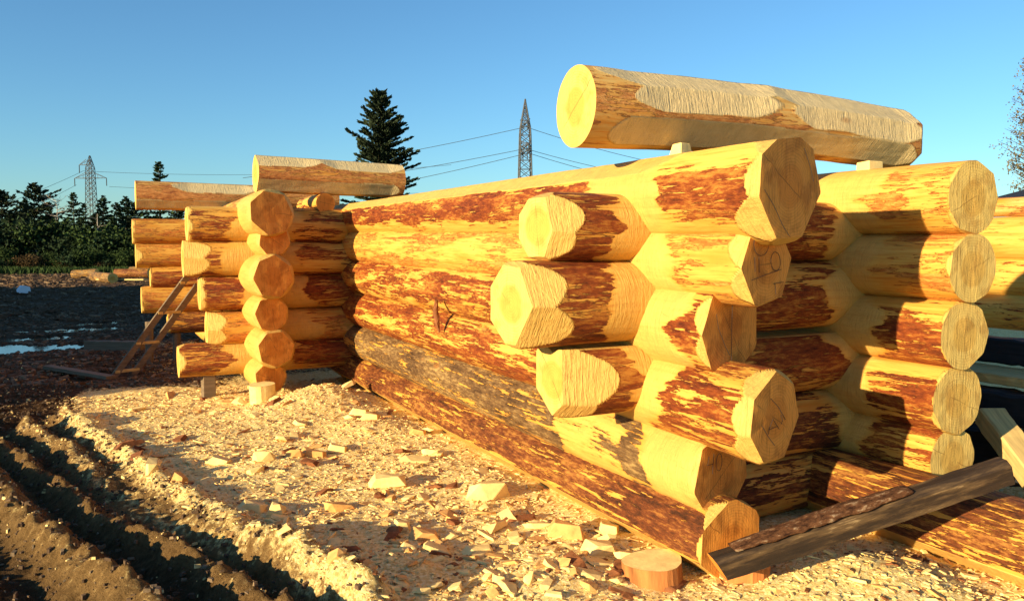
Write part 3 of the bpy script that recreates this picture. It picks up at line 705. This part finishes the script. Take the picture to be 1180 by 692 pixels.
for k, (u, v, w, d, h, mt, lab) in enumerate(NOT):
    p = at_z(u, v, .0); p = at_z(u, v, gh(p.x, p.y)); Z = p.dot(FW); me = chunk_mesh(100 + k, (w * Z / FPX * 1.05, d, h * Z / FPX * 1.0), mt, 'wedge' if k % 3 else 'x')
    p = p + FW * d * .5
    place_mesh('offcut', me, (p.x, p.y, gh(p.x, p.y) - .006), (random.Random(k).uniform(-.12, .12), random.Random(k + 9).uniform(-.12, .12), -YAW + random.Random(k).uniform(-.3, .3)), lab, 'offcut')
rd = random.Random(5)
protos = [chunk_mesh(200 + k, (rd.uniform(.07, .15), rd.uniform(.03, .08), rd.uniform(.010, .034)), ['chip', 'chip', 'chip', 'chip2', 'chip2', 'chip3'][k % 6], 'wedge' if k % 2 else 'x') for k in range(18)]
cnt = 0
while cnt < 270:
    u, v = rd.uniform(100, 830), 455 + 235 * rd.random() ** 1.1
    p = at_z(u, v)
    if p.x < r4x(p.y) - .02 or p.x > 2.30 or p.y > 9: continue
    if fbm(np.array([p.x * 1.6]), np.array([p.y * 1.6]), 0, 2, 77)[0] < rd.uniform(-.6, .25): continue
    k = rd.randrange(18); sc = rd.uniform(.35, 1.25) * (1.15 if v < 560 else .9)
    dark = k % 6 == 5; orange = k % 6 in (3, 4)
    place_mesh('wood_chip', protos[k], (p.x, p.y, gh(p.x, p.y) - .004), (rd.uniform(-.45, .45), rd.uniform(-.45, .45), rd.uniform(0, 6.28)),
               'small brown bark chip lying on the sawdust' if dark else ('small orange wood chip lying on the sawdust' if orange else 'small pale hewn wood chip lying on the sawdust'), 'wood chip',
               'brown bark chips on the sawdust' if dark else ('orange wood chips on the sawdust' if orange else 'pale wood chips on the sawdust'), sc)
    cnt += 1
# fine shavings: nobody could count them
def flakes(name, N, region, size, mats, seed, lift=.004, thick=.35, wf=.25):
    r = np.random.RandomState(seed); pts = region(r, N); n = len(pts)
    hz = ground_h(pts[:, 0], pts[:, 1]); s = size[0] + (size[1] - size[0]) * r.rand(n) ** 2
    a = r.rand(n) * 6.283; tl = (r.rand(n, 2) - .5) * 1.1; w = s * (wf + 2 * wf * r.rand(n)); tk = s * thick * (.2 + .5 * r.rand(n))
    ca, sa = np.cos(a), np.sin(a); V = []
    for (lx, ly, lz) in ((-1, -1, 0), (1, -.8, 0), (.8, 1, 0), (-1, .9, 0), (-.8, -.7, 1), (.9, -.6, 1), (.7, .8, 1), (-.7, .8, 1)):
        x = lx * s / 2; y = ly * w / 2
        V.append(np.stack([pts[:, 0] + x * ca - y * sa, pts[:, 1] + x * sa + y * ca, hz + lift * .3 + lz * tk + x * tl[:, 0] * .5 + y * tl[:, 1] * .5], -1))
    V = np.stack(V, 1).reshape(-1, 3)
    f = np.array([(4, 5, 6, 7), (0, 1, 5, 4), (1, 2, 6, 5), (2, 3, 7, 6), (3, 0, 4, 7)])
    F = (np.arange(n)[:, None, None] * 8 + f[None]).reshape(-1, 4)
    o = mesh_obj(name, V, F, mats[0])
    if len(mats) > 1:
        for m_ in mats[1:]: o.data.materials.append(m_)
        mi = np.repeat(r.choice(len(mats), n, p=[.72, .18, .10][:len(mats)] if len(mats) == 3 else None), 5); o.data.polygons.foreach_set('material_index', mi.astype(np.int32))
    return o
def reg_saw(r, N):
    y = 1.9 + 7.0 * r.rand(N) ** 1.2; x = r.rand(N) * 4.2 - .3
    k = (x > r4x(y) - .12 + .1 * r.rand(N)) & ((x < 2.4) | (y < 3.0)); return np.stack([x, y], -1)[k]
tag(flakes('wood_shavings', 34000, reg_saw, (.006, .034), [M['chip'], M['chip2'], M['chip3']], 3), 'fine wood shavings and splinters carpeting the ground', 'shavings', kind='stuff')
tag(flakes('splinters', 3800, reg_saw, (.02, .085), [M['chip'], M['chip2'], M['chip3']], 13, thick=.22, wf=.13), 'countless thin splinters and curls of wood lying over the sawdust', 'splinters', kind='stuff')
def reg_mud(r, N):
    y = 3 + 9 * r.rand(N); x = r.rand(N) * 3.5 - 2.2; k = (x < r4x(y)); return np.stack([x, y], -1)[k]
M['clod'] = plain('mud_clod', (.10, .06, .034), .95, .5, 20, .01)
M['clod2'] = plain('dry_clod', (.20, .135, .08), .95, .4, 20, .01)
tag(flakes('mud_clods', 16000, reg_mud, (.007, .035), [M['clod'], M['clod2'], M['chip']], 4, thick=1.0), 'crumbs of earth and chips strewn over the ruts', 'mud clods', kind='stuff')
def reg_far(r, N):
    d_ = 16 + 28 * r.rand(N); u = -60 + 330 * r.rand(N); P = np.array([tuple(at_d(uu, 300, dd))[:2] for uu, dd in zip(u, d_)]); return P
def reg_mid(r, N):
    d_ = 8.5 + 12 * r.rand(N) ** 1.3; u = -60 + 300 * r.rand(N); P = np.array([tuple(at_d(uu, 300, dd))[:2] for uu, dd in zip(u, d_)])
    k = ground_h(P[:, 0], P[:, 1]) > -.035; return P[k]
tag(flakes('mud_lumps', 15000, reg_mid, (.015, .13), [M['clod'], M['clod2'], M['plank']], 7, thick=.35, wf=.16), 'dark lumps and splinters on the churned mud', 'mud lumps', kind='stuff')
tag(flakes('debris', 8000, reg_far, (.04, .32), [M['clod'], M['clod'], M['clod2']], 6, thick=.3, wf=.12), 'dark churned debris and brushwood on the far mud', 'debris', kind='stuff')

# --- far logs, white bag, ladder, planks
for k, (u0, v0, u1, v1, d_, mt, lab) in enumerate(((84, 319, 112, 318, 36, 'grey', 'brownish log lying on the far mud, left of the others'), (108, 321, 130, 320, 34, 'grey', 'far log with an orange end facing the camera'),
        (133, 318, 172, 319, 36, 'dark', 'dark long log lying on the far mud before the bushes'), (150, 314, 175, 315, 40, 'grey', 'grey pole lying behind the dark far log'))):
    a, b = at_d(u0, v0 - 2, d_), at_d(u1, v1 - 2, d_ - (2 if k == 1 else 0)); a.z = gh(a.x, a.y) + .2; b.z = gh(b.x, b.y) + .2
    make_log('log', lab, a, b, .2, .2, mat=mt, bark=.8, seed=91 + k, nth=24, ds=.1, group='logs lying on the far mud')
a, b = at_d(113, 321, 33), at_d(168, 323, 32); a.z = gh(a.x, a.y) + .12; b.z = gh(b.x, b.y) + .12
beam('plank', 'pale thin plank lying before the far dark log', 'plank', a, b, .25, .06, 'pale_plank')
p = at_z(27, 340); me = chunk_mesh(301, (.36, .25, .22), 'white', 'wedge')
place_mesh('bag', me, (p.x, p.y, gh(p.x, p.y)), (0, .1, .3), 'crumpled white plastic bag lying on the far mud', 'bag')
# ladder
lad = empty('ladder', at_z(131, 432)); tag(lad, 'old two-rail ladder leaning up against the far left corner logs', 'ladder')
la, lb = at_d(131, 434, 9.25), at_d(216, 318, 9.9); la2, lb2 = la + RT * .14 + FW * .18, lb + RT * .14 + FW * .18
for a, b in ((la, lb), (la2, lb2)):
    m = MB(); m.bar(a, b, .035, .07); o = m.build('rail', M['plank'], lad); o.location = -lad.location
for t in (.05, .32, .62, .93):
    m = MB(); a, b = la.lerp(lb, t), la2.lerp(lb2, t); m.bar(a - (b - a) * .15, b + (b - a) * .15, .04, .03); o = m.build('rung', M['pale_plank'], lad); o.location = -lad.location
for k, (u0, v0, u1, v1, lab) in enumerate(((55, 424, 128, 434, 'grey plank lying flat at the foot of the ladder'), (100, 398, 165, 402, 'short thick timber lying in shade behind the ladder'))):
    a, b = at_z(u0, v0, .02), at_z(u1, v1, .02); a.z = gh(a.x, a.y) + .05; b.z = gh(b.x, b.y) + .05
    beam('plank', lab, 'plank', a, b, .12, .04 if k == 0 else .16, 'plank', 4)
PR = 'props under the far corner'
for k, (x, y) in enumerate(((.62, YF - .05), (.95, YF), (1.5, YE + .05))):
    m = MB(); m.tube([(x, y, gh(x, y) - .05), (x + .01, y, .52 if k < 2 else .22)], .05, 10)
    tag(m.build('prop', M['plank']), ['leftmost thin prop under the far left corner', 'second thin prop under the far left corner', 'short prop under the cross logs behind the round post'][k], 'prop', PR)
p = at_z(228, 440); block('post', 'short squared post under the lowest cross log of the left column', 'post', (p.x, YE, gh(p.x, YE) - .02), (.12, .12, .26), .1, 'plank', .95)

# ------------------------------------------------------------------ trees
def quads(P, N_, size, r, asp=.45):
    """small leaf or needle tufts at points P with long directions N_"""
    n = len(P); d = N_ / np.maximum(np.linalg.norm(N_, axis=1, keepdims=True), 1e-6); q = r.randn(n, 3); w = np.cross(d, q); w /= np.maximum(np.linalg.norm(w, axis=1, keepdims=True), 1e-6)
    s = size * (.6 + .8 * r.rand(n))[:, None]
    V = np.stack([P - d * s * .5, P + w * s * asp * .5, P + d * s * .5, P - w * s * asp * .5], 1).reshape(-1, 3)
    return V, np.arange(n * 4).reshape(n, 4)
def conifer_mesh(h, rad, seed, per=14, tuft=.2, whorl=.28, bare=.12, up=-.15, power=1.0, mat='spruce', irr=.25):
    r = np.random.RandomState(seed); P = []; D = []; br = MB(); z = h * bare
    while z < h * .99:
        f = (z - h * bare) / (h * (1 - bare)); rr = rad * (1 - f) ** power * (1 + irr * r.randn() * .6) + .08
        nb = max(2, int((5 + 3 * (1 - f)) * min(1, whorl / .26)))
        for k in range(nb):
            a = r.rand() * 6.283; l = max(.1, rr * (.65 + .5 * r.rand())); sl = up + .45 * f + .1 * r.randn()
            tip = np.array([math.cos(a) * l, math.sin(a) * l, sl * l]); b0 = np.array([0, 0, z])
            br.tube([tuple(b0), tuple(b0 + tip * .5 + [0, 0, -.04 * l]), tuple(b0 + tip)], [.012 + .012 * l, .01, .004], 3, cap=False)
            m = max(3, int(per * l)); t = .12 + .88 * r.rand(m) ** .8
            pos = b0 + tip * t[:, None]; side = np.array([-math.sin(a), math.cos(a), 0]) * (r.randn(m)[:, None] * .16 * l * (1.15 - t)[:, None]); pos = pos + side + r.randn(m, 3) * .035
            P.append(pos); D.append(tip / l + side * 3 + r.randn(m, 3) * .35 + [0, 0, .25])
        z += whorl * (.7 + .6 * r.rand()) * (.55 + .6 * (1 - f))
    V, F = quads(np.concatenate(P), np.concatenate(D), tuft, r)
    return V, F, br
def tree(name, label, base, build, h, mats, group=None, proto=None, sc=1, rz=0, cat='tree'):
    if proto:
        o = proto.copy(); COL.objects.link(o)
        for c in proto.children: c2 = c.copy(); COL.objects.link(c2); c2.parent = o
    else:
        o = empty(name); V, F, br = build
        mesh_obj('crown', V, F, M[mats[0]], o)
        br.tube([(0, 0, -.3), (.02 * h * .1, 0, h * .4), (0, .01, h * .97)], [.012 * h + .03, .009 * h + .02, .01], 7); br.build('trunk', M[mats[1]], o)
    o.location = base; o.rotation_euler = (0, 0, rz); o.scale = (sc, sc, sc) if not isinstance(sc, tuple) else sc; return tag(o, label, cat, group)
def on_ground(u, d): p = at_d(u, 300, d); return Vector((p.x, p.y, gh(p.x, p.y) - .05))
def top_h(v, d): return EYE + (282 - v) * d / FPX
WOOD = 'trees at the edge of the far wood'
# the big conifer standing free behind the long wall
bt = top_h(108, 60)
tree('pine_tree', 'tall dark conifer rising behind the long wall top', on_ground(441, 60), conifer_mesh(bt, 3.0, 7, per=75, tuft=.26, whorl=.17, bare=.12, up=.12, power=.55, irr=.45), bt, ('pine', 'trunk'), rz=1)
pr = [tree('spruce_tree', 'x', (0, 0, 0), conifer_mesh(6, 1.25, 11, per=44, tuft=.2, power=.9), 6, ('spruce', 'trunk')),
      tree('spruce_tree', 'x', (0, 0, 0), conifer_mesh(6, 1.7, 12, per=44, tuft=.22, power=.8, irr=.4), 6, ('spruce', 'trunk')),
      tree('spruce_tree', 'x', (0, 0, 0), conifer_mesh(6, 2.1, 13, per=40, tuft=.24, power=.55, irr=.5, up=.05), 6, ('pine', 'trunk'))]
TL = [(5, 220, 2, 54, 'broad dark conifer at the left edge of the picture'), (20, 236, 0, 56, 'small pointed spruce second from the left edge'), (42, 212, 2, 55, 'widest round-headed conifer of the far wood'),
      (31, 226, 1, 58, 'dense conifer half hidden left of the widest one'), (56, 232, 1, 57, 'conifer on the right flank of the widest one'), (87, 218, 0, 54, 'slender pointed spruce left of the pylon'),
      (98, 231, 0, 55, 'short spruce touching the left side of the pylon foot'), (78, 250, 1, 58, 'low conifer under the slender spruce'), (121, 224, 1, 54, 'bushy spruce right of the pylon'),
      (136, 232, 1, 57, 'second spruce right of the pylon'), (147, 225, 1, 56, 'ragged spruce beside the far pale log'), (158, 233, 2, 58, 'conifer half hidden by the log stubs'),
      (186, 184, 0, 88, 'lone spruce tip above the far pale log'), (205, 238, 2, 57, 'low conifer seen between far logs'), (240, 244, 2, 57, 'conifer mostly hidden behind the left column'),
      (-20, 225, 2, 56, 'conifer just past the left edge'), (-45, 222, 1, 54, 'farther conifer past the left edge'),
      (12, 246, 1, 51, 'low dark conifer in front at the left edge'), (64, 252, 2, 51, 'low spreading conifer below the flat-topped tree'), (112, 246, 2, 51, 'low spreading conifer in front of the pylon foot'), (132, 248, 1, 52, 'low conifer right in front of the second spruce'),
      (30, 250, 2, 51, 'low spreading conifer under the widest one'), (95, 250, 1, 52, 'low conifer just left of the pylon foot'), (150, 250, 2, 52, 'low spreading conifer beside the log stubs')]
used = set()
for u, v, k, d, lab in TL:
    h = top_h(v, d); s = h / 6
    if k in used: tree('', lab, on_ground(u, d), None, 0, None, WOOD, pr[k], (s, s, s), rz=u * .7)
    else:
        used.add(k); o = pr[k]; o.location = on_ground(u, d); o.scale = (s, s, s); o.rotation_euler = (0, 0, u * .7); tag(o, lab, 'tree', WOOD)
def leafy_mesh(h, rad, seed, n=1400, tuft=.16, flat=.5, stems=4, hollow=.3):
    r = np.random.RandomState(seed); br = MB(); P = []
    for k in range(stems * 4):
        a = r.rand() * 6.283; l = rad * (.3 + .7 * r.rand()); top = np.array([math.cos(a) * l, math.sin(a) * l, h * (.5 + .48 * r.rand())])
        mid = top * [.4, .4, .55] + r.randn(3) * .08 * h * .3
        if k < stems * 3: br.tube([(0, 0, 0), tuple(mid), tuple(top)], [.02 + .006 * h, .015 + .003 * h, .008], 4, cap=False)
        m = n // (stems * 4); P.append(top + r.randn(m, 3) * [rad * .28, rad * .28, h * .10]); 
        m2 = m // 2; tt = r.rand(m2)[:, None]; P.append(mid * (1 - tt) + top * tt + r.randn(m2, 3) * rad * .14)
    P = np.concatenate(P); P[:, 2] = np.abs(P[:, 2]); V, F = quads(P, r.randn(len(P), 3), tuft, r, .7); return V, F, br
# pale flat-topped deciduous tree with bare stems
d = 52; h = top_h(229, d); um = conifer_mesh(h, 1.5, 21, per=6, tuft=.13, whorl=.16, bare=.72, up=.2, power=.4)
tree('deciduous_tree', 'thin flat-topped tree with whitish bare stems between the conifers', on_ground(68, d), um, h, ('dry', 'pale_trunk'), WOOD)
for k, (u, v0, lean, lab) in enumerate(((48, 250, .6, 'pale bare trunk leaning in front of the dark wood'), (109, 245, .15, 'upright pale dead stem right of the pylon foot'), (55, 262, -1.0, 'strongly slanting pale dead trunk low in the wood'))):
    b = on_ground(u, 50); t = Vector(b) + Vector((lean * 1.6, 0, top_h(v0, 50))); m = MB(); m.tube([b, b.lerp(t, .5) + Vector((.1, 0, .1)), t], [.08, .05, .02], 6)
    o = empty('dead_tree', b); tag(o, lab, 'dead tree', 'dead trunks in the wood'); q = m.build('trunk', M['pale_trunk'], o); q.location = -b
    m = MB(); rr = random.Random(k)
    for j in range(9): s0 = b.lerp(t, .35 + .07 * j); m.tube([s0, s0 + Vector((rr.uniform(-.7, .7), rr.uniform(-.4, .4), rr.uniform(.1, .5)))], [.018, .006], 4)
    q = m.build('branch', M['pale_trunk'], o); q.location = -b
# bushes before the wood
bp = [tree('shrub', 'x', (0, 0, 0), leafy_mesh(2, 1.1, 31, 1500, .15), 1.6, ('leafy', 'trunk')), tree('shrub', 'x', (0, 0, 0), leafy_mesh(2, 1.3, 32, 1300, .17), 1.4, ('spruce', 'trunk')),
      tree('shrub', 'x', (0, 0, 0), leafy_mesh(1.3, 1.0, 33, 1000, .13), 1.0, ('dry', 'trunk'))]
rd = random.Random(8); ub = set()
BL = []
for i in range(30):
    u = -40 + i * 9.6; BL.append((u + rd.uniform(-4, 4), rd.uniform(49.5, 52), 1 if i % 3 else 0, rd.uniform(.95, 1.4)))
for i in range(24):
    u = -35 + i * 11; BL.append((u + rd.uniform(-4, 4), rd.uniform(46, 48), [0, 0, 2, 1][i % 4], rd.uniform(.4, .7)))
for j, (u, d, k, s) in enumerate(BL):
    lab = ['green leafy bush in the hedge of bushes before the far wood', 'dark dense bush in the hedge of bushes before the far wood', 'brown dry bush in the hedge of bushes before the far wood'][k]
    gr = ['green bushes before the far wood', 'dark bushes before the far wood', 'dry brown bushes before the far wood'][k]
    if k in ub: tree('', lab, on_ground(u, d), None, 0, None, gr, bp[k], (s, s, s * rd.uniform(.8, 1.15)), rz=rd.uniform(0, 6), cat='bush')
    else:
        ub.add(k); o = bp[k]; o.location = on_ground(u, d); o.scale = (s, s, s); tag(o, lab, 'bush', gr)
# grass strip at the wood's foot
r = np.random.RandomState(3); N = 9000; dd = 42 + 8 * r.rand(N); uu = -60 + 330 * r.rand(N)
P = np.array([tuple(at_d(a, 300, b))[:2] for a, b in zip(uu, dd)]); Pz = ground_h(P[:, 0], P[:, 1]); P3 = np.column_stack([P, Pz + .12])
V, F = quads(P3, np.column_stack([r.randn(N, 2) * .3, np.ones(N)]), .38, r, .18)
tag(mesh_obj('grass', V, F, M['leafy']), 'rough grass and weeds at the foot of the far bushes', 'grass', kind='stuff')
# sparse tree at the right edge
d = 20; h = top_h(70, d); b = on_ground(1200, d); r = np.random.RandomState(9); br = MB(); P = []
br.tube([(0, 0, 0), (.1, 0, h * .5), (0, 0, h)], [.10, .06, .015], 7)
for k in range(150):
    z = h * (.38 + .6 * r.rand()); a = r.rand() * 6.283; l = (1 - abs(z / h - .62)) * 1.1 * (.5 + .5 * r.rand()); s0 = Vector((0, 0, z)); e = s0 + Vector((math.cos(a) * l, math.sin(a) * l, .55 * l))
    br.tube([s0, s0.lerp(e, .5) + Vector((0, 0, -.03)), e], [.016, .009, .003], 4, cap=False)
    for j in range(5):
        q = s0.lerp(e, .3 + .14 * j); e2 = q + Vector(tuple(r.randn(3) * .16)); br.tube([q, e2], [.005, .002], 3, cap=False); m = 12; P.append(np.array(q)[None] + (np.array(e2 - q))[None] * r.rand(m)[:, None] + r.randn(m, 3) * .06)
V, F = quads(np.concatenate(P), r.randn(len(P) * 12, 3), .055, r, .7)
o = empty('birch_tree', b); tag(o, 'sparse twiggy tree with dry leaves at the right edge', 'tree'); mesh_obj('crown', V, F, M['autumn'], o); br.build('trunk', M['trunk'], o)

# dark roofed shed far right
sh = empty('shed', on_ground(1235, 17)); sh.rotation_euler = (0, 0, -YAW); tag(sh, 'low shed with a dark sloping roof peeking above the right wall', 'shed')
m = MB(); m.box((.2, 0, 1.05), (2.3, 2.4, 2.1)); m.build('wall', M['plank'], sh)
m = MB(); zt, zr = top_h(231, 16), top_h(196, 16); m.add([(-1.9, -1.4, zt), (.4, -1.4, zr), (2.1, -1.4, zt), (-1.9, 1.4, zt), (.4, 1.4, zr), (2.1, 1.4, zt), (-1.9, -1.4, zt - .08), (2.1, -1.4, zt - .08), (-1.9, 1.4, zt - .08), (2.1, 1.4, zt - .08)],
    [(0, 1, 4, 3), (1, 2, 5, 4), (0, 6, 7, 2, 1), (3, 4, 5, 9, 8), (6, 8, 9, 7), (0, 3, 8, 6), (2, 7, 9, 5)]); m.build('roof', M['roof'], sh)

# ------------------------------------------------------------------ pylons and cables
def pylon(label, u, vtop, d, arms, wide, rz, waist, thick, tp=.45):
    b = at_d(u, 282, d); b.z = -.5; H = top_h(vtop, d); o = empty('pylon', b); o.rotation_euler = (0, 0, rz); tag(o, label, 'pylon', 'lattice pylons')
    def hw(z):
        f = z / H; return wide * (1 - f * tp) if f < waist else wide * (1 - waist * tp) * max(.03, (1 - f) / (1 - waist))
    m = MB(); zs = [0]
    while zs[-1] < H * .98: zs.append(min(H, zs[-1] + max(1.2, hw(zs[-1]) * 1.5)))
    for a, c in zip(zs[:-1], zs[1:]):
        A = [(sx * hw(a), sy * hw(a), a) for sx, sy in ((-1, -1), (1, -1), (1, 1), (-1, 1))]; C = [(sx * hw(c), sy * hw(c), c) for sx, sy in ((-1, -1), (1, -1), (1, 1), (-1, 1))]
        for k in range(4): m.bar(A[k], C[k], thick); m.bar(A[k], C[(k + 1) % 4], thick * .6); m.bar(A[(k + 1) % 4], C[k], thick * .6); m.bar(C[k], C[(k + 1) % 4], thick * .6)
    m.build('lattice', M['steel'], o)
    for z, l, sides in arms:
        for s in sides:
            m = MB(); w = hw(z)
            for sy in (-1, 1): m.bar((s * w, sy * w, z), (s * l, 0, z), thick * .8); m.bar((s * w, sy * w, z + 1.6), (s * l, 0, z), thick * .7)
            for q in (.33, .66): m.bar((s * (w + (l - w) * q), 0, z), (s * (w + (l - w) * q), 0, z + 1.6 * (1 - q)), thick * .5)
            ar = m.build('cross_arm', M['steel'], o)
            m = MB(); m.tube([(s * l, 0, z), (s * l, 0, z - 2.3)], .12, 6); m.build('insulator', M['wire'], ar)
    return o
D1 = 240; k1 = D1 / FPX
pylon('pale lattice pylon with two arm levels above the far wood', 107, 177, D1, [(EYE + .5 + (282 - 191) * k1, 3.4, (-1,)), (EYE + .5 + (282 - 206) * k1, 5.0, (-1, 1))], 1.45, -YAW - .1, .86, .15)
D2 = 230; k2 = D2 / FPX
z1, z2, z3 = [EYE + .5 + (282 - v) * k2 for v in (146, 171, 176)]
pylon('dark lattice pylon seen edge on above the long wall', 605, 115, D2, [(z1, 5.0, (-1, 1)), (z2, 7.0, (-1, 1)), (z2 - 1.5, 4.5, (-1, 1))], 2.2, R(90) - YAW + .12, .80, .26)
def wire(label, a, b, sag, rad=.07):
    m = MB(); m.tube([a.lerp(b, t / 16) + Vector((0, 0, -sag * 4 * (t / 16) * (1 - t / 16))) for t in range(17)], rad, 4); tag(m.build('power_line', M['wire']), label, 'power line', 'overhead power lines')
wire('upper cable running left from the dark pylon', at_d(603, 147, 230), at_d(280, 205, 240), 1)
wire('middle cable running left from the dark pylon', at_d(602, 172, 230), at_d(280, 222, 240), 1)
wire('lower cable running left from the dark pylon', at_d(602, 178, 230), at_d(300, 238, 240), 1)
wire('upper cable running right from the dark pylon', at_d(608, 147, 230), at_d(800, 196, 235), 1)
wire('middle cable running right from the dark pylon', at_d(608, 172, 230), at_d(800, 212, 235), 1)
wire('lower cable running right from the dark pylon', at_d(608, 176, 230), at_d(800, 222, 235), 1)
wire('cable from the upper arm of the pale pylon to the right', at_d(96, 197, 240), at_d(520, 190, 260), 2, .045)
wire('cable from the lower right arm of the pale pylon', at_d(126, 215, 240), at_d(520, 222, 260), 1, .045)
wire('cable from the upper arm of the pale pylon to the left', at_d(96, 197, 240), at_d(-80, 262, 200), 1, .045)
wire('cable from the lower left arm of the pale pylon', at_d(88, 213, 240), at_d(-80, 285, 200), 1, .045)
